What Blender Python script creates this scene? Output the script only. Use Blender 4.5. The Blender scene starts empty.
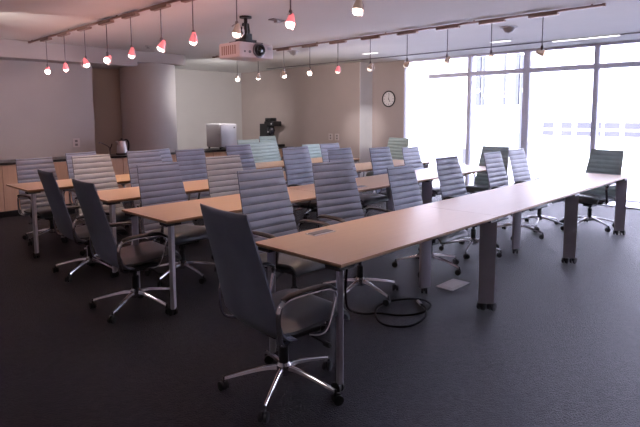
import bpy, bmesh, math, random
from mathutils import Vector, Matrix
random.seed(7)
C = bpy.context.scene.collection
PI = math.pi
H = 2.627          # ceiling height
XW = 7.47          # window plane
# ------------------------------------------------------------------ materials
def new_mat(name):
    m = bpy.data.materials.new(name); m.use_nodes = True
    nt = m.node_tree; b = nt.nodes['Principled BSDF']
    return m, nt, b
def mat(name, col, rough=.5, metal=0.0, noise=0.0, scale=20, bump=0.0, bscale=200, spec=None, emit=None, es=0, coat=0, sheen=0):
    m, nt, b = new_mat(name)
    b.inputs['Base Color'].default_value = (*col, 1)
    b.inputs['Roughness'].default_value = rough
    b.inputs['Metallic'].default_value = metal
    if spec is not None: b.inputs['Specular IOR Level'].default_value = spec
    if coat: b.inputs['Coat Weight'].default_value = coat; b.inputs['Coat Roughness'].default_value = .25
    if sheen: b.inputs['Sheen Weight'].default_value = sheen
    if emit: b.inputs['Emission Color'].default_value = (*emit, 1); b.inputs['Emission Strength'].default_value = es
    tc = nt.nodes.new('ShaderNodeTexCoord')
    if noise:
        n = nt.nodes.new('ShaderNodeTexNoise'); n.inputs['Scale'].default_value = scale; n.inputs['Detail'].default_value = 6
        r = nt.nodes.new('ShaderNodeValToRGB')
        r.color_ramp.elements[0].position = .3; r.color_ramp.elements[1].position = .7
        r.color_ramp.elements[0].color = (*[c*(1-noise) for c in col], 1)
        r.color_ramp.elements[1].color = (*[min(1, c*(1+noise)) for c in col], 1)
        nt.links.new(tc.outputs['Object'], n.inputs['Vector']); nt.links.new(n.outputs['Fac'], r.inputs['Fac'])
        nt.links.new(r.outputs['Color'], b.inputs['Base Color'])
    if bump:
        n2 = nt.nodes.new('ShaderNodeTexNoise'); n2.inputs['Scale'].default_value = bscale
        bp = nt.nodes.new('ShaderNodeBump'); bp.inputs['Strength'].default_value = bump; bp.inputs['Distance'].default_value = .004
        nt.links.new(tc.outputs['Object'], n2.inputs['Vector']); nt.links.new(n2.outputs['Fac'], bp.inputs['Height'])
        nt.links.new(bp.outputs['Normal'], b.inputs['Normal'])
    return m
def wood(name, c1, c2, rough, axis_scale, coat=0):
    m, nt, b = new_mat(name)
    tc = nt.nodes.new('ShaderNodeTexCoord'); mp = nt.nodes.new('ShaderNodeMapping')
    mp.inputs['Scale'].default_value = axis_scale
    n = nt.nodes.new('ShaderNodeTexNoise'); n.inputs['Scale'].default_value = 3; n.inputs['Detail'].default_value = 8; n.inputs['Distortion'].default_value = .6
    r = nt.nodes.new('ShaderNodeValToRGB')
    r.color_ramp.elements[0].position = .35; r.color_ramp.elements[1].position = .68
    r.color_ramp.elements[0].color = (*c1, 1); r.color_ramp.elements[1].color = (*c2, 1)
    nt.links.new(tc.outputs['Object'], mp.inputs['Vector']); nt.links.new(mp.outputs['Vector'], n.inputs['Vector'])
    nt.links.new(n.outputs['Fac'], r.inputs['Fac']); nt.links.new(r.outputs['Color'], b.inputs['Base Color'])
    b.inputs['Roughness'].default_value = rough
    if coat: b.inputs['Coat Weight'].default_value = coat; b.inputs['Coat Roughness'].default_value = .2
    return m
def carpet_mat():
    m, nt, b = new_mat('carpet_loop_pile')
    tc = nt.nodes.new('ShaderNodeTexCoord')
    n = nt.nodes.new('ShaderNodeTexNoise'); n.inputs['Scale'].default_value = 26; n.inputs['Detail'].default_value = 8; n.inputs['Roughness'].default_value = .8
    n1 = nt.nodes.new('ShaderNodeTexNoise'); n1.inputs['Scale'].default_value = 1.3; n1.inputs['Detail'].default_value = 3
    r = nt.nodes.new('ShaderNodeValToRGB'); r.color_ramp.elements[0].position = .36; r.color_ramp.elements[1].position = .66
    r.color_ramp.elements[0].color = (.006, .0053, .006, 1); r.color_ramp.elements[1].color = (.040, .0355, .039, 1)
    mx = nt.nodes.new('ShaderNodeMix'); mx.data_type = 'RGBA'; mx.blend_type = 'MULTIPLY'; mx.inputs['Factor'].default_value = .35
    nt.links.new(tc.outputs['Object'], n.inputs['Vector']); nt.links.new(tc.outputs['Object'], n1.inputs['Vector'])
    nt.links.new(n.outputs['Fac'], r.inputs['Fac']); nt.links.new(r.outputs['Color'], mx.inputs[6]); nt.links.new(n1.outputs['Fac'], mx.inputs[7])
    nt.links.new(mx.outputs[2], b.inputs['Base Color'])
    bp = nt.nodes.new('ShaderNodeBump'); bp.inputs['Strength'].default_value = .9; bp.inputs['Distance'].default_value = .012
    n2 = nt.nodes.new('ShaderNodeTexNoise'); n2.inputs['Scale'].default_value = 120; n2.inputs['Detail'].default_value = 4
    nt.links.new(tc.outputs['Object'], n2.inputs['Vector']); nt.links.new(n2.outputs['Fac'], bp.inputs['Height']); nt.links.new(bp.outputs['Normal'], b.inputs['Normal'])
    b.inputs['Roughness'].default_value = .55; b.inputs['Specular IOR Level'].default_value = .20; b.inputs['Specular Tint'].default_value = (.58, .56, 1, 1)
    b.inputs['Sheen Weight'].default_value = .06; b.inputs['Sheen Roughness'].default_value = .45
    return m
def glass_mat():
    m = bpy.data.materials.new('window_glass'); m.use_nodes = True; nt = m.node_tree
    nt.nodes.clear()
    o = nt.nodes.new('ShaderNodeOutputMaterial'); mx = nt.nodes.new('ShaderNodeMixShader')
    t = nt.nodes.new('ShaderNodeBsdfTransparent'); t.inputs['Color'].default_value = (.97, .98, 1, 1)
    g = nt.nodes.new('ShaderNodeBsdfGlossy'); g.inputs['Roughness'].default_value = .02
    f = nt.nodes.new('ShaderNodeFresnel'); f.inputs['IOR'].default_value = 1.45
    nt.links.new(f.outputs[0], mx.inputs[0]); nt.links.new(t.outputs[0], mx.inputs[1]); nt.links.new(g.outputs[0], mx.inputs[2])
    nt.links.new(mx.outputs[0], o.inputs[0])
    return m
def emis(name, col, s):
    return mat(name, col, .4, emit=col, es=s)

M = {}
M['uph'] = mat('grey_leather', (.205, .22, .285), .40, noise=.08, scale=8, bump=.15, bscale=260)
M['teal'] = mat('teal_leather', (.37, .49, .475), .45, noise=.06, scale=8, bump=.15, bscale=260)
M['seatgrey'] = mat('shaded_grey_seat_leather', (.105, .112, .125), .42, noise=.08, scale=8, bump=.15, bscale=260)  # grey chair leather with the shade on the seats put into its colour
M['seatteal'] = mat('shaded_teal_seat_leather', (.14, .17, .18), .42, noise=.08, scale=8, bump=.15, bscale=260)  # teal chair leather darkened the same way, seat shade in the colour
M['light'] = mat('pale_grey_leather', (.40, .40, .40), .45, noise=.06, scale=8, bump=.15, bscale=260)
M['seam'] = mat('dark_seam', (.075, .075, .092), .7, noise=.1, scale=20)
M['chrome'] = mat('chrome', (.78, .76, .78), .14, 1.0, noise=.03, scale=5)
M['black'] = mat('black_plastic', (.014, .014, .016), .45, noise=.1, scale=30)
M['pad'] = mat('black_arm_pad', (.02, .02, .022), .38, noise=.1, scale=30)
M['alu'] = mat('satin_grey_metal', (.50, .47, .52), .36, .15, noise=.04, scale=6)
M['top'] = wood('pale_maple_laminate', (.595, .405, .27), (.62, .425, .285), .36, (.6, 9, 9))
M['edge'] = wood('brown_edge_band', (.36, .18, .085), (.44, .23, .11), .45, (.6, 9, 9))
M['cab'] = wood('cabinet_maple', (.52, .33, .23), (.60, .39, .27), .5, (6, 6, .5))
M['counter'] = mat('black_stone_counter', (.02, .018, .02), .35, noise=.4, scale=60)
M['wall'] = mat('taupe_wall_paint', (.46, .395, .375), .9, noise=.02, scale=3, bump=.05, bscale=90)
M['wall2'] = mat('warm_grey_wall_paint', (.49, .465, .46), .9, noise=.02, scale=3, bump=.05, bscale=90)
M['recess'] = mat('brown_recess_paint', (.52, .45, .39), .9, noise=.03, scale=3)
M['ceil'] = mat('ceiling_paint', (.79, .785, .775), .92, noise=.015, scale=2, bump=.04, bscale=80)
M['bulk'] = mat('bulkhead_paint', (.47, .44, .44), .9, noise=.015, scale=2)
M['carpet'] = carpet_mat()
M['frame'] = mat('lavender_grey_window_frame', (.84, .83, .97), .5, noise=.03, scale=5)
M['glass'] = glass_mat()
M['white'] = mat('white_paint', (.80, .79, .80), .6, noise=.02, scale=4)
M['proj'] = mat('projector_shell', (.72, .66, .66), .5, noise=.02, scale=8)
M['lens'] = mat('dark_lens_glass', (.02, .02, .03), .06, coat=1.0, noise=.1, scale=10)
M['silver'] = mat('silver_panel', (.62, .60, .62), .32, .6, noise=.03, scale=5)
M['lgrey'] = mat('light_grey_plastic', (.52, .51, .53), .5, noise=.03, scale=5)
M['track'] = mat('brushed_bronze_track', (.34, .24, .20), .45, .4, noise=.05, scale=10)
M['rod'] = mat('grey_rod', (.22, .20, .21), .4, .6, noise=.05, scale=10)
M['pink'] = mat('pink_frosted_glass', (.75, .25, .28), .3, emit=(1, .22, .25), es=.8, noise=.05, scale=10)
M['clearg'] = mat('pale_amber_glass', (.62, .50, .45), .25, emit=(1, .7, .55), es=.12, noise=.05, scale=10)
M['bulb'] = emis('bulb_glow', (1, .88, .80), 14)
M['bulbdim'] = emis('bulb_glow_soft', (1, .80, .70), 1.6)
M['slot'] = mat('grey_slot_diffuser', (.20, .19, .21), .6, noise=.05, scale=10)
M['slotlit'] = emis('slot_lamp_glow', (1, .98, 1), 2.2)
M['ext'] = mat('white_facade_render', (.86, .86, .90), .9, noise=.02, scale=1)
M['extw'] = mat('facade_window_tint', (.026, .026, .036), .6, noise=.1, scale=1)
M['extfin'] = mat('facade_fin_blue_grey', (.034, .037, .048), .7, noise=.05, scale=1)
M['pave'] = mat('pale_paving', (.72, .72, .78), .9, noise=.05, scale=3)
M['clockface'] = mat('clock_face', (.80, .78, .78), .5, noise=.02, scale=5)
M['outlet'] = mat('outlet_plate', (.62, .56, .56), .5, noise=.02, scale=5)
M['cord'] = mat('black_rubber_cord', (.008, .008, .009), .8, noise=.1, scale=30, spec=.15)
M['floorbox'] = mat('floor_box_metal', (.45, .44, .46), .5, .2, noise=.05, scale=12)

# ------------------------------------------------------------------ mesh helpers
def box(bm, x0, x1, y0, y1, z0, z1, mtx=None, mi=0):
    vs = [bm.verts.new(Vector(p) if mtx is None else mtx @ Vector(p)) for p in
          [(x0,y0,z0),(x1,y0,z0),(x1,y1,z0),(x0,y1,z0),(x0,y0,z1),(x1,y0,z1),(x1,y1,z1),(x0,y1,z1)]]
    for f in [(0,3,2,1),(4,5,6,7),(0,1,5,4),(1,2,6,5),(2,3,7,6),(3,0,4,7)]:
        fc = bm.faces.new([vs[i] for i in f]); fc.material_index = mi
    return vs
def lathe(bm, prof, n=16, mtx=None, caps=True):
    rings = []
    for r, z in prof:
        ring = []
        for i in range(n):
            a = 2*PI*i/n; v = Vector((r*math.cos(a), r*math.sin(a), z))
            ring.append(bm.verts.new(v if mtx is None else mtx @ v))
        rings.append(ring)
    for a, b in zip(rings, rings[1:]):
        for i in range(n):
            bm.faces.new([a[i], a[(i+1)%n], b[(i+1)%n], b[i]])
    if caps:
        bm.faces.new(rings[0][::-1]); bm.faces.new(rings[-1])
def smooth_path(pts, n=6):
    pts = [Vector(p) for p in pts]; out = []
    for i in range(len(pts)-1):
        p0 = pts[max(0,i-1)]; p1 = pts[i]; p2 = pts[i+1]; p3 = pts[min(len(pts)-1,i+2)]
        for k in range(n):
            t = k/n
            out.append(.5*((2*p1)+(p2-p0)*t+(2*p0-5*p1+4*p2-p3)*t*t+(3*p1-p0-3*p2+p3)*t**3))
    out.append(pts[-1]); return out
def tube(bm, pts, r, n=8, ry=None, closed=False):
    """sweep an ellipse (r across, ry along the path's side) over pts; r may be a list"""
    pts = [Vector(p) for p in pts]; rings = []; up = None
    m = len(pts)
    for i, p in enumerate(pts):
        a = pts[(i-1) % m] if (i > 0 or closed) else p; b = pts[(i+1) % m] if (i < m-1 or closed) else p
        t = (b-a).normalized()
        if up is None:
            up = Vector((0,1,0)) if abs(t.y) < .9 else Vector((1,0,0))
        s = up - t*up.dot(t); s.normalize(); up = s
        q = t.cross(s)
        rr = r[i] if isinstance(r, (list, tuple)) else r; rb = ry if ry else rr
        rings.append([bm.verts.new(p + s*rr*math.cos(2*PI*k/n) + q*rb*math.sin(2*PI*k/n)) for k in range(n)])
    prs = list(zip(rings, rings[1:])) + ([(rings[-1], rings[0])] if closed else [])
    for a, b in prs:
        for k in range(n):
            bm.faces.new([a[k], a[(k+1)%n], b[(k+1)%n], b[k]])
    if not closed:
        bm.faces.new(rings[0][::-1]); bm.faces.new(rings[-1])
def obj(name, bm, m, parent=None, loc=None, smooth=False, bevel=0, label=None):
    bmesh.ops.recalc_face_normals(bm, faces=bm.faces[:])
    me = bpy.data.meshes.new(name); bm.to_mesh(me); bm.free()
    for x in (m if isinstance(m, list) else [m]): me.materials.append(x)
    o = bpy.data.objects.new(name, me); C.objects.link(o)
    if parent is not None: o.parent = parent
    if loc is not None: o.location = loc
    if smooth:
        for p in me.polygons: p.use_smooth = True
        try: me.set_sharp_from_angle(angle=math.radians(38))
        except Exception: pass
    if bevel:
        b = o.modifiers.new('bevel', 'BEVEL'); b.width = bevel; b.segments = 2; b.limit_method = 'ANGLE'
    if label: o['label'] = label
    return o
def tag(o, label, cat, group=None):
    o['label'] = label; o['category'] = cat
    if group: o['group'] = group
    return o
def thing(name, label, cat, loc=(0,0,0), rz=0, group=None):
    o = bpy.data.objects.new(name, None); C.objects.link(o); o.empty_display_size = .1
    o.location = loc; o.rotation_euler = (0,0,rz)
    return tag(o, label, cat, group)
def dup(root, loc, rz, label, group=None):
    r = root.copy(); C.objects.link(r); r.location = loc; r.rotation_euler = (0,0,rz); r['label'] = label
    if group: r['group'] = group
    for ch in list(root.children):
        c = ch.copy(); C.objects.link(c); c.parent = r
        for g in list(ch.children):
            d = g.copy(); C.objects.link(d); d.parent = c
    return r
def struct(name, bm, m, parent=None, **k):
    o = obj(name, bm, m, parent, **k)
    if parent is None: o['kind'] = 'structure'
    return o
def bxs(*boxes):
    bm = bmesh.new()
    for b in boxes: box(bm, *b)
    return bm

# ------------------------------------------------------------------ the room
struct('floor', bxs((-5, 7.62, -5, 10, -.1, 0)), M['carpet'])
struct('ceiling', bxs((-5, 7.62, -5, 10, H, H+.1)), M['ceil'])
# left wall behind the cabinets, the brown recess, the round column, the niche, the back wall
struct('wall_left', bxs((-5, 2.0, 7.55, 7.70, 0, H)), M['wall2'])
struct('wall_recess', bxs((1.95, 3.0, 8.10, 8.25, 0, H), (1.95, 2.0, 7.70, 8.10, 0, H)), M['recess'])
bm = bmesh.new(); lathe(bm, [(.50, 0), (.50, H)], 64, Matrix.Translation((3.10, 7.66, 0)))
struct('wall_column', bm, M['wall2'], smooth=True)
struct('wall_niche', bxs((3.2, 7.15, 9.85, 10, 0, H), (3.2, 3.35, 8.1, 9.85, 0, H)), M['wall2'])
struct('wall_back', bxs((7.0, 7.15, 5.70, 9.85, 0, H)), M['wall'])
struct('wall_clock', bxs((7.42, 7.57, 4.83, 5.70, 0, H), (7.15, 7.42, 5.70, 5.85, 0, H)), M['wall'])
bm = bxs((7.0, 7.42, 5.685, 5.699, 0, H))
struct('trim_1', bm, M['white'])                                  # pale return of the wall that faces the windows
struct('wall_front', bxs((-5, 7.62, -5.15, -5, 0, H)), M['wall'])
struct('wall_right', bxs((-5.15, -5, -5, 7.55, 0, H)), M['wall'])
# lowered ceiling strip over the cabinets
struct('trim_2', bxs((-5, 2.62, 7.12, 7.55, 2.365, H), (2.62, 3.58, 7.12, 7.55, 2.44, H), (2.0, 3.05, 7.55, 8.10, 2.365, H)), M['bulk'])
struct('baseboard_back', bxs((6.985, 7.0, 5.70, 9.84, 0, .10)), M['slot'])
# ------------------------------------------------------------------ window wall
mull = [4.83, 3.95, 3.335, 2.197, 1.084, -.03, -1.14, -2.25, -3.36, -4.47]
WT, TR = 2.585, 2.262
def window(n, y1, y0, trans=True, wl=.05, wr=.05):
    e = bpy.data.objects.new('window_%d' % n, None); C.objects.link(e); e['kind'] = 'structure'
    e.location = (XW, (y0+y1)/2, 0)
    h = (y1-y0)/2; d = .06
    bm = bmesh.new()
    box(bm, -d, d, -h, h, 0, .018); box(bm, -d, d, -h, h, WT, H-.002)
    box(bm, -d, d, h-wl, h, .045, WT); box(bm, -d, d, -h, -h+wr, .045, WT)
    if trans: box(bm, -d, d, -h+wr, h-wl, TR-.04, TR+.04)
    obj('window_frame', bm, M['frame'], e)
    bm = bmesh.new(); box(bm, -.006, .006, -h+wr, h-wl, .045, WT)
    obj('pane', bm, M['glass'], e)
    return e
w1 = window(1, mull[0], mull[2], False, .02, .035)
yc = (mull[0]+mull[2])/2
obj('transom_bar', bxs((-.06, .06, mull[2]+.025-yc, 4.24-yc, TR-.04, TR+.04)), M['frame'], w1)
window(2, mull[2], mull[3], True, .035, .085)
window(3, mull[3], mull[4], True, .025, .04)
for i in range(4, 9):
    window(i, mull[i], mull[i+1], True, .035, .035)
struct('wall_window_end', bxs((7.42, 7.57, -5, -4.47, 0, H)), M['wall'])
# ceiling slot along the windows
sl = thing('slot_diffuser', 'long thin dark air slot in the ceiling running parallel to the windows', 'vent', (6.60, 4.1, H))
obj('slot_channel', bxs((-.022, .022, -4.1, 4.2, -.014, 0)), M['slot'], sl)
for a, b in ((-3.55, -2.62),):
    obj('lit_strip', bxs((-.03, .03, a, b, -.022, -.0145)), M['slotlit'], sl, label='glowing white strip in the slot')

# ------------------------------------------------------------------ outside
bl = thing('office_building', 'bright white building across the street seen through the window wall', 'building', (18, 4, -4))
obj('facade', bxs((0, 5, -18, 22, 0, 14)), M['ext'], bl)
def fac(y0, y1, z0, z1, nm, m, dx=.03):
    obj(nm, bxs((-dx, .02, y0-4, y1-4, z0+4, z1+4)), m, bl)
# a strip of small panes in two rows
for (a, b) in ((5.62, 6.02), (4.98, 5.36), (4.02, 4.82), (3.44, 3.92), (2.75, 3.30), (2.0, 2.6), (1.2, 1.85), (.3, 1.0), (-.8, .1)):
    bm = bxs((-.03, .02, a-4, b-4, 5.0-.02, 5.20), (-.03, .02, a-4, b-4, 4.72, 4.90))
    obj('window', bm, M['extw'], bl)
for (a, b) in ((8.52, 8.72), (8.36, 8.44), (7.50, 7.57), (6.95, 7.10)):
    fac(a, b, 1.85, 4.0, 'fin', M['extfin'], .12)
fac(6.55, 6.88, -1, 3.7, 'fin', M['extfin'], .12)
for y0, y1 in ((8.9, 9.3),):
    fac(y0, y1, -.55, .1, 'window', M['extw'])
struct('ground', bxs((7.62, 60, -40, 50, -2.6, -2.5)), M['pave'])
tr = thing('terrace_rail', 'faint pale railing outside at the bottom of the right-hand window', 'railing', (14, 2.0, -2.5))
obj('rail', bxs((-.03, .03, -2.4, 2.2, 1.62, 1.68), (-.03, .03, -2.4, 2.2, 1.38, 1.42)), M['extw'], tr)
for y in (-2.3, -.8, .7, 2.1):
    obj('post', bxs((-.03, .03, y-.03, y+.03, 0, 1.62)), M['extw'], tr)

# ------------------------------------------------------------------ chairs
def pad_mesh(prof, hw, thick, ribs, rib_range, cross=.014, n_u=9):
    """upholstered slab following prof=[(x,z)...]; the front side carries stitched horizontal channels"""
    P = smooth_path([(x, 0, z) for x, z in prof], 14)
    L = [0]
    for a, b in zip(P, P[1:]): L.append(L[-1]+(b-a).length)
    tot = L[-1]
    def at(s):
        s = min(max(s, 0), tot)
        for i in range(len(L)-1):
            if L[i+1] >= s: break
        t = (s-L[i])/max(1e-9, L[i+1]-L[i]); return P[i].lerp(P[i+1], t), (P[i+1]-P[i]).normalized()
    us = {}                                                     # u -> depth pressed in
    for u in [k/30 for k in range(31)] + [.004, .012, .988, .996]: us[u] = 0
    if ribs:
        r0, r1 = rib_range; pw = (r1-r0)/ribs
        us = {u: d for u, d in us.items() if not (r0-.3*pw < u < r1+.3*pw)}
        for k in range(ribs+1):
            c = r0+k*pw
            for du, d in ((-.5, -.003), (-.3, -.0015), (-.16, .002), (-.05, .0065), (.05, .0065), (.16, .002), (.3, -.0015)):
                us[min(.999, max(.001, c+du*pw))] = d
    us = sorted(us.items())
    bm = bmesh.new(); fr = []; bk = []
    for u, g in us:
        p, t = at(u*tot); nrm = Vector((-t.z, 0, t.x))            # towards the back / below
        w = hw(u)
        end = max(.15, min(1, min(u, 1-u)/.02)**.5)
        rf = []; rb = []
        for j in range(n_u):
            v = -1+2*j/(n_u-1); y = w*v
            cv = cross*(v*v)
            side = (1-abs(v)**6*.75)
            th = thick*end*side
            rf.append(bm.verts.new(p + Vector((0,y,0)) - nrm*(th*.5 - g*side + cv)))
            rb.append(bm.verts.new(p + Vector((0,y,0)) + nrm*(th*.5 - cv)))
        fr.append(rf); bk.append(rb)
    for k in range(len(us)-1):
        seam = 1 if us[k][1] >= .006 and us[k+1][1] >= .006 else 0
        for j in range(n_u-1):
            bm.faces.new([fr[k][j], fr[k][j+1], fr[k+1][j+1], fr[k+1][j]]).material_index = seam
            bm.faces.new([bk[k][j], bk[k+1][j], bk[k+1][j+1], bk[k][j+1]])
        bm.faces.new([fr[k][0], fr[k+1][0], bk[k+1][0], bk[k][0]])
        bm.faces.new([fr[k][-1], bk[k][-1], bk[k+1][-1], fr[k+1][-1]])
    bm.faces.new(fr[0]+bk[0][::-1]); bm.faces.new(fr[-1][::-1]+bk[-1])
    return bm
back_prof = [(-.115, .425), (-.165, .437), (-.205, .475), (-.228, .54), (-.262, .67), (-.30, .81), (-.34, .95), (-.375, 1.08)]
seat_prof = [(.265, .425), (.245, .468), (.19, .482), (.05, .470), (-.10, .458), (-.185, .462)]
def make_chair(name, m, first_label, group):
    t = thing(name, first_label, 'chair', group=group)
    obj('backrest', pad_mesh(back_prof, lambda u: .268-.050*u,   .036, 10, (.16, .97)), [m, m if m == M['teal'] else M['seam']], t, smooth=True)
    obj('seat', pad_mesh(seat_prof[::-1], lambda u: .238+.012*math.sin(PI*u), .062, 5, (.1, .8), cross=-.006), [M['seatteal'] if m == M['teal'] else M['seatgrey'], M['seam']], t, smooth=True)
    for s in (-1, 1):
        y = s*.272
        pts = smooth_path([(-.10, s*.20, .415), (-.19, s*.255, .425), (-.222, y, .47), (-.232, y, .57), (-.215, y, .635), (-.15, y, .66), (0, y, .662), (.09, y, .655), (.135, y, .622), (.122, y, .55), (.09, y*.97, .45), (.06, s*.245, .415), (.02, s*.2, .41)], 5)
        bm = bmesh.new(); tube(bm, pts, .0145, 8, .0075)
        a = obj('armrest', bm, M['chrome'], t, smooth=True)
        bm = bmesh.new(); tube(bm, smooth_path([(-.20, y, .657), (-.14, y, .674), (0, y, .677), (.08, y, .671), (.128, y, .645)], 5), .024, 8, .010)
        obj('arm_pad', bm, M['pad'], a, smooth=True)
    bm = bmesh.new(); box(bm, -.13, .12, -.10, .10, .385, .425); box(bm, -.10, .10, -.20, .20, .405, .432); box(bm, -.06, .07, -.06, .06, .35, .39)
    mech = obj('tilt_mechanism', bm, M['black'], t, bevel=.008)
    bm = bmesh.new(); tube(bm, [(.03, -.08, .40), (.05, -.18, .385), (.07, -.26, .365)], .006, 6); lathe(bm, [(.008, -.025), (.014, -.02), (.014, .02), (.008, .025)], 8, Matrix.Translation((.075, -.275, .36)) @ Matrix.Rotation(PI/2, 4, 'X'))
    obj('lever', bm, M['black'], mech, smooth=True)
    bm = bmesh.new(); lathe(bm, [(.027, .13), (.027, .25), (.022, .255), (.016, .26), (.016, .37)], 14)
    obj('gas_column', bm, M['black'], t, smooth=True)
    bm = bmesh.new(); lathe(bm, [(.030, .085), (.042, .095), (.042, .14), (.030, .155)], 18)
    obj('base_hub', bm, M['chrome'], t, smooth=True)
    for i in range(5):
        R = Matrix.Rotation(2*PI*i/5, 4, 'Z')
        bm = bmesh.new()
        pts = [R @ p for p in smooth_path([(.03, 0, .125), (.10, 0, .122), (.22, 0, .098), (.325, 0, .072)], 4)]
        m_ = len(pts); rings = []
        for k, p in enumerate(pts):
            u = k/(m_-1); w = .017-.007*u; h = .014-.005*u
            rings.append([bm.verts.new(p + R.to_3x3() @ Vector(q)) for q in ((0, w, -h), (0, -w, -h), (0, -w*.55, h), (0, w*.55, h))])
        for a, b in zip(rings, rings[1:]):
            for k in range(4): bm.faces.new([a[k], a[(k+1)%4], b[(k+1)%4], b[k]])
        bm.faces.new(rings[0][::-1]); bm.faces.new(rings[-1])
        lg = obj('base_leg', bm, M['chrome'], t, bevel=.004)
        bm = bmesh.new(); T = R @ Matrix.Translation((.325, 0, 0)) @ Matrix.Rotation(.9*i+.4, 4, 'Z')
        for s in (-1, 1):
            lathe(bm, [(.018, -.009), (.027, -.007), (.027, .007), (.018, .009)], 14, T @ Matrix.Translation((-.012, s*.014, .0275)) @ Matrix.Rotation(PI/2, 4, 'X'))
        box(bm, -.022, .012, -.005, .005, .02, .058, T); lathe(bm, [(.007, .05), (.007, .082)], 8, T)
        obj('caster', bm, M['black'], lg, smooth=True)
    return t
def drop(root, dz):
    for ch in root.children:
        if ch.name.split('.')[0] in ('backrest', 'seat', 'armrest', 'tilt_mechanism'): ch.location.z = dz
G_END = 'chairs at the ends of the table rows'
chairs = {}
def chair(kind, x, y, rz, dz, label, group):
    if kind not in chairs:
        t = make_chair('office_chair', M[kind], label, group); chairs[kind] = t
        t.location = (x, y, 0); t.rotation_euler = (0, 0, rz)
    else:
        t = dup(chairs[kind], (x, y, 0), rz, label, group)
    drop(t, dz)
    return t
SP = [0, 1.65, 2.88, 4.15]
chair('uph', -.10, .33, -.09, -.04, 'large dark grey office chair nearest the camera, back turned, at the front table', G_END)
chair('uph', -.06, 2.10, -.05, -.051, 'dark office chair seen from behind at the near end of the second table row', G_END)
chair('uph', .10, 3.32, -.05, -.075, 'dark office chair seen from behind at the near end of the third table row', G_END)
chair('teal', 5.51, .50, 2.93, -.069, 'lone teal office chair against the windows at the far right end of the front table', G_END)
chair('teal', 5.46, 1.98, 3.16, -.08, 'teal office chair before the windows at the far end of the second row', G_END)
chair('teal', 5.52, 3.85, 3.14, -.001, 'teal office chair under the wall clock at the far end of the third row', G_END)
row_words = ['front', 'second', 'third', 'rear']
ordw = ['first', 'second', 'third', 'fourth', 'fifth', 'sixth']
rows = [
 [(.61, 1.00, -1.56, .008), (1.36, 1.00, -1.70, .010), (2.42, 1.00, -1.58, -.102), (3.29, 1.00, -1.62, -.060), (4.40, 1.00, -1.60, -.066), (5.10, 1.00, -1.62, -.060)],
 [(.62, 2.53, -1.53, -.042), (1.36, 2.53, -1.57, -.015), (2.43, 2.53, -1.50, .027), (3.20, 2.53, -1.59, -.022), (4.05, 2.53, -1.60, -.049), (4.83, 2.53, -1.56, -.079)],
 [(.52, 3.74, -1.45, -.016), (1.13, 3.74, -1.46, .005), (1.76, 3.74, -1.46, -.012), (2.51, 3.74, -1.49, .012), (3.60, 3.74, -1.57, -.063), (4.32, 3.74, -1.56, -.043)],
 [(.34, 5.01, -1.46, -.103), (.95, 5.02, -1.36, -.063), (2.10, 5.03, -1.28, -.078), (3.64, 5.01, -1.62, .005), (4.26, 5.20, -1.48, -.065), (5.05, 4.92, -1.62, -.13)],
]
kinds = [['uph']*6, ['uph', 'light', 'uph', 'uph', 'uph', 'uph'], ['light', 'uph', 'uph', 'uph', 'uph', 'uph'], ['uph', 'uph', 'uph', 'teal', 'teal', 'teal']]
look = {'uph': 'grey ribbed office chair', 'light': 'pale grey ribbed office chair', 'teal': 'teal office chair'}
for ri, row in enumerate(rows):
    for ci, (x, y, a, dz) in enumerate(row):
        k = kinds[ri][ci]
        lab = '%s behind the %s table row, %s from its near left end' % (look[k], row_words[ri], ordw[ci])
        chair(k, x, y, a, dz, lab, 'chairs behind the %s table row' % row_words[ri])
chair('teal', 4.95, 6.0, -1.5, .0, 'dark teal spare office chair standing farthest back, in front of the coffee machine', 'spare chairs')
# ------------------------------------------------------------------ tables
W, TL, TZ = .70, 1.77, .74
def leg_mesh(ax, w, th, taper=1.0):
    R = Matrix.Rotation(ax, 4, 'Z'); bm = bmesh.new()
    n = 10
    rings = []
    for z, k in ((.058, taper), (.40, (1+taper)/2), (.70, 1.0)):
        ring = []
        for i in range(2*n):
            if i < n: u = -1+2*i/(n-1); y = th*(.5-.35*u*u)
            else: u = 1-2*(i-n)/(n-1); y = -th*(.5-.1*u*u)
            ring.append(bm.verts.new(R @ Vector((u*w*.5*k, y, z))))
        rings.append(ring)
    for a, b in zip(rings, rings[1:]):
        for i in range(2*n): bm.faces.new([a[i], a[(i+1)%(2*n)], b[(i+1)%(2*n)], b[i]])
    bm.faces.new(rings[0][::-1]); bm.faces.new(rings[-1])
    return bm
def caster_mesh(ax, off):
    bm = bmesh.new(); R = Matrix.Rotation(ax, 4, 'Z')
    for o_ in ((-.038, .038) if off else (.0,)):
        T = R @ Matrix.Translation((o_, 0, 0)) @ Matrix.Rotation(.9, 4, 'Z')
        for s in (-1, 1):
            lathe(bm, [(.02, -.010), (.031, -.008), (.031, .008), (.02, .010)], 16, T @ Matrix.Translation((.012, s*.017, .031)) @ Matrix.Rotation(PI/2, 4, 'X'))
        box(bm, -.008, .016, -.007, .007, .025, .066, T)
    return bm
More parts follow.
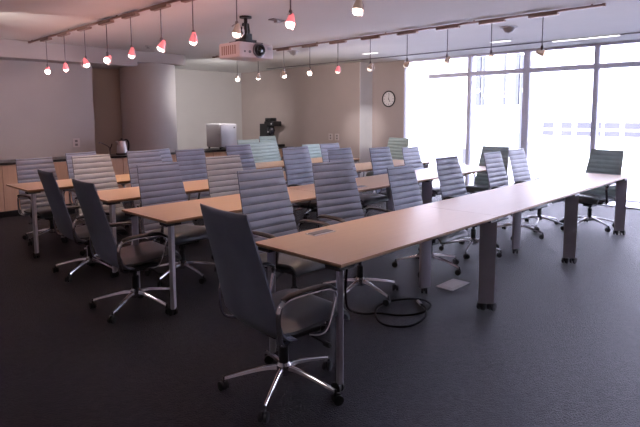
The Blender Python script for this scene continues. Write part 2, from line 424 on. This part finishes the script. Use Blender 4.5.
def make_table(label, loc, first, port, near_w=.05, lx=TL-.02):
    t = thing('conference_table', label, 'table', loc, 0, 'conference table segments in rows')
    bm = bmesh.new(); g = .0015
    x0, x1 = g, TL-g
    # top with a slim knife edge
    def ring(i, z): return [bm.verts.new((x0+i, i, z)), bm.verts.new((x1-i, i, z)), bm.verts.new((x1-i, W-i, z)), bm.verts.new((x0+i, W-i, z))]
    a = ring(0, TZ); b = ring(0, TZ-.013); c = ring(.022, TZ-.028)
    bm.faces.new(a).material_index = 0
    for p, q in ((a, b), (b, c)):
        for i in range(4): bm.faces.new([p[i], q[i], q[(i+1)%4], p[(i+1)%4]]).material_index = 1
    bm.faces.new(c[::-1]).material_index = 1
    obj('tabletop', bm, [M['top'], M['edge']], t)
    obj('under_frame', bxs((.10, TL-.06, .16, .20, .685, .712), (.10, TL-.06, W-.20, W-.16, .685, .712), (.10, .15, .12, W-.12, .685, .712), (TL-.13, TL-.08, .12, W-.12, .685, .711)), M['alu'], t)
    spots = [(lx, .075, math.radians(-55), .125, .036, .02), (lx, W-.075, math.radians(-20), .11, .045, .0)]
    if first: spots += [(.075, .075, math.radians(44), near_w, .038, .0), (.075 if loc[1] < 4 else .55, W-.075, math.radians(-44), .05, .035, .0)]
    for x, y, ax, w, th, off in spots:
        near = x < .5
        lg = obj('leg', leg_mesh(ax, w, th, .9 if not near else .75), M['alu'], t, (x, y, 0), smooth=True)
        obj('mount_plate', bxs((-.06, .06, -.05, .05, .695, .713)), M['black'], lg)
        obj('caster', caster_mesh(ax, off), M['black'], lg, smooth=True)
    if port:
        p = obj('power_port', bxs((-.095, .095, -.045, .045, 0, .004)), M['silver'], t, (port[0], port[1], TZ), label='flat silver power port')
        obj('port_lid', bxs((-.085, .085, -.028, .03, .004, .007)), M['rod'], p)
    return t
X0 = [0, -.03, .09, -.17]
for ri in range(4):
    segs = ['near', 'middle', 'far']
    for k in range(3):
        port = None
        if ri == 0 and k == 0: port = (.46, .585)
        if ri == 1 and k == 1: port = (.57, .16)
        if ri == 0 and k == 2: port = None
        make_table('%s wood-topped table segment of the %s row' % (segs[k], row_words[ri]), (X0[ri]+k*TL, SP[ri], 0), k == 0, port, .055 if ri in (0, 3) else .09, TL-.06 if k == 2 else TL-.02)

# ------------------------------------------------------------------ cabinets and what stands on them
CY0, CY1, CZ = 6.95, 7.54, .82
x = -4.6; ends = []
cw = .92; nc = 0
cab_lab = {5: 'wood base cabinet at the left edge of the picture, behind the rear row of tables', 6: 'wood base cabinet under the counter behind the two leftmost ribbed chairs', 7: 'wood base cabinet directly under the kettle', 8: 'wood base cabinet in front of the round column', 9: 'wood base cabinet under the white box appliance'}
xs = [-4.7+.92*i for i in range(11)]
for i in range(10):
    a, b = xs[i], xs[i+1]
    if b < -.7: continue          # wholly outside the frame
    y1 = CY1 if b < 2.6 else 7.14
    t = thing('base_cabinet', cab_lab.get(i, 'wood base cabinet left of the picture edge beyond the rear table row'), 'cabinet', ((a+b)/2, CY0, 0), 0, 'wood base cabinets along the left wall')
    w = (b-a)/2-.001
    obj('carcass', bxs((-w, w, .02, y1-CY0, .10, CZ-.035)), M['cab'], t)
    obj('toe_kick', bxs((-w, w, .07, y1-CY0, 0, .099)), M['black'], t)
    for s in (-1, 1):
        xa, xb = (-w+.002, -.002) if s < 0 else (.002, w-.002)
        obj('door', bxs((xa, xb, 0, .0195, .105, CZ-.04)), M['cab'], t, bevel=.002)
ct = obj('countertop', bxs((-.95, 2.6, CY0-.02, CY1, CZ-.034, CZ), (2.6, 4.72, CY0-.02, 7.15, CZ-.034, CZ), (3.62, 4.72, 7.15, 7.55, CZ-.034, CZ)), M['counter'], bevel=.003)
tag(ct, 'long black countertop on the wood cabinets along the left wall', 'countertop')
# kettle
k = thing('electric_kettle', 'silver and black electric kettle on the black countertop left of the column', 'kettle', (2.32, 7.22, CZ), .2); k.scale = (1.15, 1.15, 1.1)
bm = bmesh.new(); lathe(bm, [(.085, 0), (.09, .005), (.09, .022), (.075, .025)], 24); obj('power_base', bm, M['black'], k, smooth=True)
bm = bmesh.new(); lathe(bm, [(.078, .026), (.08, .04), (.074, .12), (.062, .20), (.058, .215)], 24); bd = obj('body', bm, M['silver'], k, smooth=True)
bm = bmesh.new(); tube(bm, [(-.052, 0, .165), (-.085, 0, .195), (-.108, 0, .212)], [.022, .016, .010], 8); obj('spout', bm, M['silver'], bd, smooth=True)
bm = bmesh.new(); lathe(bm, [(.059, .216), (.05, .232), (.018, .238), (.015, .255), (.008, .258)], 20); obj('lid', bm, M['black'], k, smooth=True)
bm = bmesh.new(); tube(bm, smooth_path([(.04, 0, .225), (.085, 0, .235), (.118, 0, .20), (.125, 0, .13), (.112, 0, .06), (.078, 0, .05)], 5), .016, 8, .012); obj('handle', bm, M['black'], k, smooth=True)
# faucet
fc = thing('faucet', 'thin dark gooseneck tap standing beside the kettle on the counter', 'tap', (2.17, 7.36, CZ))
bm = bmesh.new(); lathe(bm, [(.022, 0), (.022, .01), (.014, .02), (.014, .10)], 14); obj('tap_body', bm, M['rod'], fc, smooth=True)
bm = bmesh.new(); tube(bm, smooth_path([(0, 0, .10), (-.03, -.01, .14), (-.12, -.04, .19), (-.20, -.06, .225), (-.215, -.065, .205)], 4), .009, 8); obj('spout', bm, M['rod'], fc, smooth=True)
bm = bmesh.new(); tube(bm, [(0, 0, .10), (.02, -.02, .15), (.02, -.04, .19)], .008, 8); obj('lever', bm, M['black'], fc, smooth=True)
# white box appliance
bx = thing('countertop_appliance', 'white and silver box appliance with rounded edge on the counter right of the column', 'appliance', (4.45, 7.24, CZ+.02), 0)
bm = bxs((-.20, .20, -.22, .25, .02, .49)); obj('body', bm, M['lgrey'], bx, bevel=.02)
bm = bxs((-.195, .195, -.255, -.222, .03, .485)); dr = obj('front_panel', bm, M['silver'], bx, bevel=.014, label='silver front panel')
obj('logo_dot', bxs((.12, .15, -.259, -.2555, .40, .425)), M['black'], dr)
for sx in (-.16, .16):
    for sy in (-.18, .2):
        bm = bmesh.new(); lathe(bm, [(.02, -.02), (.02, .02)], 12, Matrix.Translation((sx, sy, 0))); obj('foot', bm, M['black'], bx)
# stand and coffee machine near the room corner
sd = thing('side_stand', 'low dark stand with two doors in the far corner under the black coffee machine', 'cabinet', (6.62, 8.20, 0), 0)
obj('carcass', bxs((-.30, .30, -.42, .42, .06, .70)), M['cab'], sd)
obj('top_panel', bxs((-.32, .33, -.44, .44, .70, .73)), M['counter'], sd)
for s in (-1, 1): obj('door', bxs((-.318, -.30, s*.21-.205, s*.21+.205, .07, .69)), M['cab'], sd)
for s in (-1, 1): obj('plinth', bxs((-.28, .28, s*.3-.08, s*.3+.08, 0, .06)), M['black'], sd)
cm = thing('coffee_machine', 'black coffee machine with overhanging head on the stand in the far corner', 'coffee machine', (6.60, 8.20, .73), 0)
obj('drip_base', bxs((-.16, .16, -.34, .26, 0, .06), (-.16, .16, .02, .20, .06, .16)), M['black'], cm, bevel=.01)
obj('tower', bxs((-.13, .13, .00, .27, .06, .56)), M['black'], cm, bevel=.015)
bm = bxs((-.13, .13, -.26, .10, .50, .62), (-.10, .10, -.12, .10, .62, .70)); hd = obj('head', bm, M['black'], cm, bevel=.02)
bm = bmesh.new(); tube(bm, [(0, -.05, .50), (0, -.04, .40), (0, -.02, .28)], [.05, .09, .06], 12); obj('carafe', bm, M['lens'], cm, smooth=True)
bm = bmesh.new(); tube(bm, smooth_path([(-.02, -.02, .36), (-.02, -.10, .26), (-.02, -.16, .12), (-.02, -.28, .05)], 4), .022, 8); obj('arm', bm, M['black'], cm, smooth=True)
for yy, zz in ((-.19, .56), (-.02, .36)):
    bm = bmesh.new(); lathe(bm, [(.018, 0), (.018, .008)], 14, Matrix.Translation((-.14 if zz > .5 else -.10, yy, zz)) @ Matrix.Rotation(-PI/2, 4, 'Y')); obj('button', bm, M['lgrey'], cm)
# outlets
def outlet(loc, axis, label, n=1):
    e = thing('wall_outlet', label, 'outlet', loc, 0 if axis == 'y' else -PI/2)
    for i in range(n):
        dx = (i-(n-1)/2)*.20
        p = obj('cover_plate', bxs((dx-.06, dx+.06, -.008, 0, -.075, .075)), M['outlet'], e, bevel=.003)
        obj('socket', bxs((dx-.022, dx+.022, -.0105, -.0085, .012, .05), (dx-.022, dx+.022, -.0105, -.0085, -.05, -.012)), M['rod'], p)
outlet((1.67, 7.549, 1.04), 'y', 'small wall outlet above the black countertop on the left wall')
outlet((6.999, 6.46, .995), 'x', 'pair of pale outlet plates on the back wall left of the pale return', 2)
# clock
ck = thing('wall_clock', 'round black-rimmed clock on the wall beside the windows', 'clock', (7.419, 5.225, 1.835), -PI/2)
RX = Matrix.Rotation(PI/2, 4, 'X')
bm = bmesh.new(); lathe(bm, [(.155, 0), (.155, .012), (.150, .012)], 40, RX); obj('face', bm, M['clockface'], ck, smooth=True)
bm = bmesh.new()
tube(bm, [(.163*math.cos(2*PI*i/48), -.016, .163*math.sin(2*PI*i/48)) for i in range(48)], .014, 8, closed=True); obj('rim', bm, M['black'], ck, smooth=True)
bm = bmesh.new()
for i in range(12):
    T = Matrix.Rotation(i*PI/6, 4, 'Y'); ln = .022 if i % 3 else .032
    box(bm, -.004, .004, -.0145, -.0128, .135-ln, .135, T)
obj('hour_marks', bm, M['black'], ck)
for nm, a, ln, w in (('hour_hand', math.radians(150), .075, .005), ('minute_hand', math.radians(8), .115, .0035)):
    bm = bmesh.new(); box(bm, -w, w, -.0185, -.0155, -.02, ln, Matrix.Rotation(a, 4, 'Y')); obj(nm, bm, M['black'], ck)

# ------------------------------------------------------------------ projector
pj = thing('ceiling_projector', 'pale projector with a dark lens hanging from the ceiling on a black mount', 'projector', (1.96, 3.22, 2.225), 0)
w, d, h = .25, .19, .085
bm = bxs((-w, w, -d, d, -h, h)); bd = obj('housing', bm, M['proj'], pj, bevel=.018)
TL_ = Matrix.Translation((.03, -d, .005)) @ RX
bm = bmesh.new(); lathe(bm, [(.085, -.01), (.085, .012), (.072, .016), (.072, .004)], 32, TL_); ln = obj('lens_ring', bm, M['rod'], pj, smooth=True)
bm = bmesh.new(); lathe(bm, [(.060, .002), (.060, .045), (.050, .048), (.046, .03)], 32, TL_); obj('lens_barrel', bm, M['black'], ln, smooth=True)
bm = bmesh.new(); lathe(bm, [(.046, .028), (.03, .04), (.008, .044)], 24, TL_); obj('lens_glass', bm, M['lens'], ln, smooth=True)
for xx, rr in ((-.17, .012), (-.10, .016)):
    bm = bmesh.new(); lathe(bm, [(rr, 0), (rr, .005)], 14, Matrix.Translation((xx, -d, -.02)) @ RX); obj('sensor', bm, M['rod'], pj)
bm = bmesh.new()
for i in range(7): box(bm, -w-.003, -w+.001, -.13+i*.04, -.11+i*.04, -.05, .05)
obj('side_vent', bm, M['track'], pj)
obj('badge', bxs((.16, .22, -d-.002, -d+.001, .02, .05)), M['lgrey'], pj)
bm = bmesh.new(); box(bm, -.16, .16, -.11, .11, h, h+.022); box(bm, -.10, .10, -.07, .07, h+.022, h+.05); box(bm, -.05, .05, -.05, .05, h+.05, h+.12)
for sx in (-1, 1): tube(bm, [(sx*.03, 0, h+.05), (sx*.06, .02, h+.16), (sx*.03, 0, h+.24)], .014, 8)
mt = obj('mount_bracket', bm, M['black'], pj)
bm = bmesh.new(); tube(bm, [(0, 0, h+.10), (0, 0, H-2.225)], .022, 12); lathe(bm, [(.07, 0), (.07, .02)], 20, Matrix.Translation((0, 0, H-2.225-.02))); obj('mount_pole', bm, M['black'], mt)
jb = thing('ceiling_plate', 'small dark junction plate on the ceiling right of the projector mount', 'ceiling plate', (2.36, 3.12, H))
obj('plate', bxs((-.10, .10, -.05, .05, -.012, 0)), M['rod'], jb); obj('plug', bxs((-.03, .03, -.03, .03, -.035, -.0125)), M['lgrey'], jb)

# ------------------------------------------------------------------ track lights
def track(name, label, x, y0, y1):
    t = thing('light_track', label, 'light track', (x, (y0+y1)/2, H)); h = (y1-y0)/2
    obj('rail', bxs((-.012, .012, -h, h, -.035, -.012)), M['track'], t, bevel=.003)
    obj('end_cap', bxs((-.016, .016, -h-.03, -h, -.038, -.008)), M['track'], t); obj('end_cap', bxs((-.016, .016, h, h+.03, -.038, -.008)), M['track'], t)
    n = int((y1-y0)/1.3)
    for i in range(n+1):
        yy = -h+.1+i*(2*h-.2)/n
        obj('standoff', bxs((-.008, .008, yy-.008, yy+.008, -.012, 0)), M['track'], t)
track('light_track', 'ceiling light track with glowing pink pendants over the left of the room', .88, -1.5, 7.07)
track('light_track', 'ceiling light track with unlit pendants running towards the windows', 4.08, .05, 6.9)
def pendant(x, y, z, kind, label, group, tilt, az):
    t = thing('pendant_spotlight', label, 'pendant light', (x, y, H), 0, group)
    bm = bmesh.new(); box(bm, -.03, .03, -.16, .16, -.064, -.0355); obj('canopy', bm, M['track'], t, bevel=.008)
    bm = bmesh.new(); tube(bm, [(0, 0, -.064), (0, 0, z-H+.075)], .0055, 8); lathe(bm, [(.012, z-H+.03), (.014, z-H+.075), (.007, z-H+.085)], 10); obj('stem', bm, M['rod'], t, smooth=True)
    R = Matrix.Translation((0, 0, z-H)) @ Matrix.Rotation(az, 4, 'Z') @ Matrix.Rotation(tilt, 4, 'Y')
    lit = kind in ('pink', 'lit')
    bm = bmesh.new(); lathe(bm, [(.012, .062), (.022, .045), (.034, .0), (.040, -.022), (.035, -.022), (.022, .02)], 18, R, caps=False)
    sh = obj('lamp_shade', bm, M['pink'] if kind in ('pink', 'pinkoff') else M['clearg'], t, smooth=True)
    bm = bmesh.new(); lathe(bm, [(.008, .02), (.024, .0), (.034, -.024), (.033, -.036), (.024, -.050), (.008, -.056)], 16, R); obj('bulb', bm, M['bulb'] if lit else M['bulbdim'], sh, smooth=True)
    bm = bmesh.new()
    tube(bm, [R @ Vector((.062*math.cos(a), .0, .062*math.sin(a)-.005)) for a in [PI*i/12-PI*.25 for i in range(14)]], .0045, 6); obj('yoke', bm, M['silver'], t, smooth=True)
def lamp(kind, loc, energy, col, rad=.03, rot=None, spot=None, blend=.6):
    d_ = bpy.data.lights.new('%s_light' % kind.lower(), kind); d_.energy = energy; d_.color = col; d_.shadow_soft_size = rad
    if spot: d_.spot_size = spot; d_.spot_blend = blend
    o = bpy.data.objects.new('lamp_light', d_); C.objects.link(o); o.location = loc
    if rot: o.rotation_euler = rot
    return o
L1 = [(6.40, 'pink', 2.15), (5.74, 'pink', 2.15), (5.08, 'pink', 2.16), (4.46, 'pink', 2.16), (3.86, 'pink', 2.18), (3.22, 'pink', 2.20), (2.64, 'pink', 2.21), (1.97, 'lit', 2.21), (1.30, 'pink', 2.21), (.63, 'lit', 2.22)]
w10 = ['first', 'second', 'third', 'fourth', 'fifth', 'sixth', 'seventh', 'eighth', 'ninth', 'tenth']
for i, (y, kd, hz) in enumerate(L1):
    tl = (.5, .7, .3, .9, .35, .6, .45, .2, .3, .2)[i]; az = (1, -2, 2.5, .5, -1.6, -1.2, -1.9, -1.0, .3, 0)[i]
    pendant(.88, y, hz, kd, 'glowing pendant spotlight on the left track, %s from the far left end' % w10[i], 'lit pendants on the left track', tl, az)
L2 = [(6.18, 'lit'), (5.58, 'lit'), (4.91, 'lit'), (4.30, 'lit'), (3.70, 'pinkoff'), (3.08, 'off'), (2.45, 'off'), (1.84, 'off'), (1.25, 'off'), (.65, 'off')]
for i, (y, kd) in enumerate(L2):
    tl = (.4, .5, .3, .8, .3, .4, 1.1, .5, .9, 1.3)[i]; az = (1, -2, 2.5, .5, -1.6, -1.2, -1.9, -1.0, .3, 2)[i]
    st = 'glowing' if kd == 'lit' else ('pink' if kd == 'pinkoff' else 'unlit clear')
    pendant(4.08, y, 2.17, kd, '%s pendant spotlight on the track nearer the windows, %s from its far left end' % (st, w10[i]), 'pendants on the right track', tl, az)

# small ceiling fittings
def downlight(x, y, label, r=.11):
    t = thing('ceiling_downlight', label, 'ceiling light', (x, y, H))
    bm = bmesh.new(); lathe(bm, [(r, 0), (r, -.008), (r*.75, -.012), (r*.45, -.06), (r*.2, -.07)], 24); obj('trim', bm, M['lgrey'], t, smooth=True)
    bm = bmesh.new(); lathe(bm, [(r*.2, -.0705), (r*.1, -.078)], 16); obj('lamp', bm, M['silver'], t)
downlight(4.62, 5.25, 'grey cone ceiling fitting right of the projector')
downlight(4.88, 1.41, 'grey cone ceiling fitting in front of the window heads')
def flush(x, y, label):
    t = thing('flush_light', label, 'ceiling light', (x, y, H))
    obj('housing', bxs((-.05, .05, -.16, .16, -.008, 0)), M['white'], t); obj('diffuser', bxs((-.04, .04, -.15, .15, -.012, -.0085)), M['slotlit'], t)
flush(5.85, 4.5, 'small bright ceiling light above the pale wall return')
flush(6.05, 2.08, 'small bright ceiling light near the middle window')
sp = thing('sprinkler', 'tiny dark sprinkler on the ceiling above the round column', 'sprinkler', (2.45, 6.4, H))
bm = bmesh.new(); lathe(bm, [(.05, 0), (.045, -.008), (.012, -.012), (.012, -.03)], 16); obj('escutcheon', bm, M['lgrey'], sp, smooth=True)
bm = bmesh.new(); lathe(bm, [(.03, -.0305), (.03, -.035)], 12); obj('deflector', bm, M['rod'], sp)

# ------------------------------------------------------------------ floor box and cable
fb = thing('floor_box', 'light grey floor outlet box in the carpet under the front table', 'floor box', (2.12, .57, 0))
obj('cover', bxs((-.15, .15, -.085, .085, 0, .007)), M['floorbox'], fb, bevel=.003); obj('flap', bxs((-.10, .10, -.05, .05, .007, .009)), M['lgrey'], fb)
bm = bmesh.new()
pts = smooth_path([(.55, .46, .684), (.62, .50, .50), (.72, .60, .30), (.86, .70, .10), (1.02, .70, .012), (1.12, .62, .009), (1.20, .47, .009), (1.36, .39, .009), (1.54, .43, .009), (1.58, .56, .012), (1.44, .69, .009), (1.22, .70, .016), (1.04, .58, .009), (.97, .43, .012), (1.08, .31, .009), (1.28, .32, .009), (1.42, .40, .02), (1.50, .50, .012)], 6)
tube(bm, pts, .0075, 8)
cb = obj('power_cable', bm, M['cord'], smooth=True); tag(cb, 'black power cable looped on the carpet under the front table', 'cable')
bm = bmesh.new(); tube(bm, [(1.49, .49, .014), (1.535, .545, .014)], .013, 8); obj('plug', bm, M['silver'], cb, label='silver plug')

# ------------------------------------------------------------------ light
def aim(d):
    return Vector(d).to_track_quat('-Z', 'Y').to_euler()
for i, (y, kd, hz) in enumerate(L1):
    lamp('POINT', (.88, y, hz-.10), 3.6 if y > 1 else 1.5, (1, .47, .44), .04)
    e = (10, 12, 20, 24, 24, 22, 14, 12, 22, 16)[i]
    lamp('SPOT', (.88, y, hz-.10), e, (1, .72, .50), .05, aim((0, .3 if i < 2 else 0, -1)), math.radians(100), .9)
for i, (y, kd) in enumerate(L2[:5]):
    lamp('SPOT', (4.08, y, 2.07), 12, (1, .80, .62), .05, (0, 0, 0), math.radians(95), .9)
    lamp('SPOT', (4.14, y, 2.09), 34, (1, .84, .79), .05, aim((1, .25, -.15)), math.radians(110), 1.0)
    lamp('POINT', (4.08, y, 2.07), 1.2, (1, .7, .6), .04)
lamp('SPOT', (-.45, 4.95, 2.02), 16, (1, .86, .78), .03, aim((.75, .25, .6)), math.radians(62), .25)
lamp('SPOT', (2.3, 4.0, 2.1), 22, (1, .93, .93), .1, aim((.35, 1, .12)), math.radians(50), 1.0)  # added spot with no fixture, brightens the lowered ceiling strip
# extra spots added at the tracks to brighten left wall, niche, column and return
lamp('SPOT', (.93, 5.74, 2.1), 20, (1, .84, .82), .08, aim((-.2, 1, -.1)), math.radians(110), 1.0)
lamp('SPOT', (4.10, 6.20, 2.1), 400, (1, .93, .92), .06, aim((.42, 1, -.18)), math.radians(84), 1.0)
lamp('SPOT', (4.16, 5.60, 2.1), 150, (1, .93, .92), .06, aim((-.22, 1, -.12)), math.radians(50), 1.0)
lamp('SPOT', (4.14, 2.45, 2.12), 360, (1, .95, .95), .04, aim((3.0, 3.2, -.9)), math.radians(14), .8)
for x_, y_, e_ in ((-3.2, 3.2, 34), (-3.4, .2, 30), (-1.5, -3.4, 12), (2.2, -3.2, 10)):  # unseen ceiling spots added as fill, out of frame and without fixtures
    lamp('SPOT', (x_, y_, 2.55), e_, (1, .86, .80), .15, (0, 0, 0), math.radians(150), .8)
# sky: bright overcast, slightly violet, entering through the windows
wd = bpy.data.worlds.new('overcast_sky'); bpy.context.scene.world = wd; wd.use_nodes = True
nt = wd.node_tree; bg = nt.nodes['Background']
tc = nt.nodes.new('ShaderNodeTexCoord'); sp_ = nt.nodes.new('ShaderNodeSeparateXYZ'); rp = nt.nodes.new('ShaderNodeValToRGB')
rp.color_ramp.elements[0].color = (.86, .84, 1.0, 1); rp.color_ramp.elements[1].color = (.84, .84, 1.0, 1)
nt.links.new(tc.outputs['Generated'], sp_.inputs[0]); nt.links.new(sp_.outputs['Z'], rp.inputs['Fac']); nt.links.new(rp.outputs['Color'], bg.inputs['Color'])
bg.inputs['Strength'].default_value = 22.0
d_ = bpy.data.lights.new('window_portal', 'AREA'); d_.shape = 'RECTANGLE'; d_.size = 9.4; d_.size_y = 2.6
d_.cycles.is_portal = True
o = bpy.data.objects.new('window_portal', d_); C.objects.link(o); o.location = (7.60, .18, 1.31); o.rotation_euler = (PI/2, 0, PI/2)
sc = bpy.context.scene
sc.view_settings.view_transform = 'Standard'; sc.view_settings.look = 'None'; sc.view_settings.exposure = 0
try:
    sc.cycles.use_denoising = True; sc.cycles.max_bounces = 10; sc.cycles.diffuse_bounces = 5; sc.cycles.transparent_max_bounces = 12
    sc.cycles.sample_clamp_indirect = 6; sc.cycles.caustics_reflective = False; sc.cycles.caustics_refractive = False
except Exception: pass

# ------------------------------------------------------------------ camera
cx, cy, ch, yaw, tilt, roll, f, py = -1.9555, -1.7445, 1.4940, .76818, -.10816, -.00425, 530.175, 172.65
fw = Vector((math.cos(yaw)*math.cos(tilt), math.sin(yaw)*math.cos(tilt), math.sin(tilt)))
r = Vector((math.sin(yaw), -math.cos(yaw), 0)); u = r.cross(fw)
r2 = r*math.cos(roll)+u*math.sin(roll); u2 = u*math.cos(roll)-r*math.sin(roll)
cam = bpy.data.cameras.new('camera'); co = bpy.data.objects.new('camera', cam); C.objects.link(co)
mw = Matrix((( r2.x, u2.x, -fw.x, cx), (r2.y, u2.y, -fw.y, cy), (r2.z, u2.z, -fw.z, ch), (0, 0, 0, 1)))
co.matrix_world = mw
cam.sensor_width = 36; cam.sensor_fit = 'HORIZONTAL'; cam.lens = f/640*36; cam.shift_y = (py-213.5)/640
cam.clip_start = .05; cam.clip_end = 200
sc.camera = co
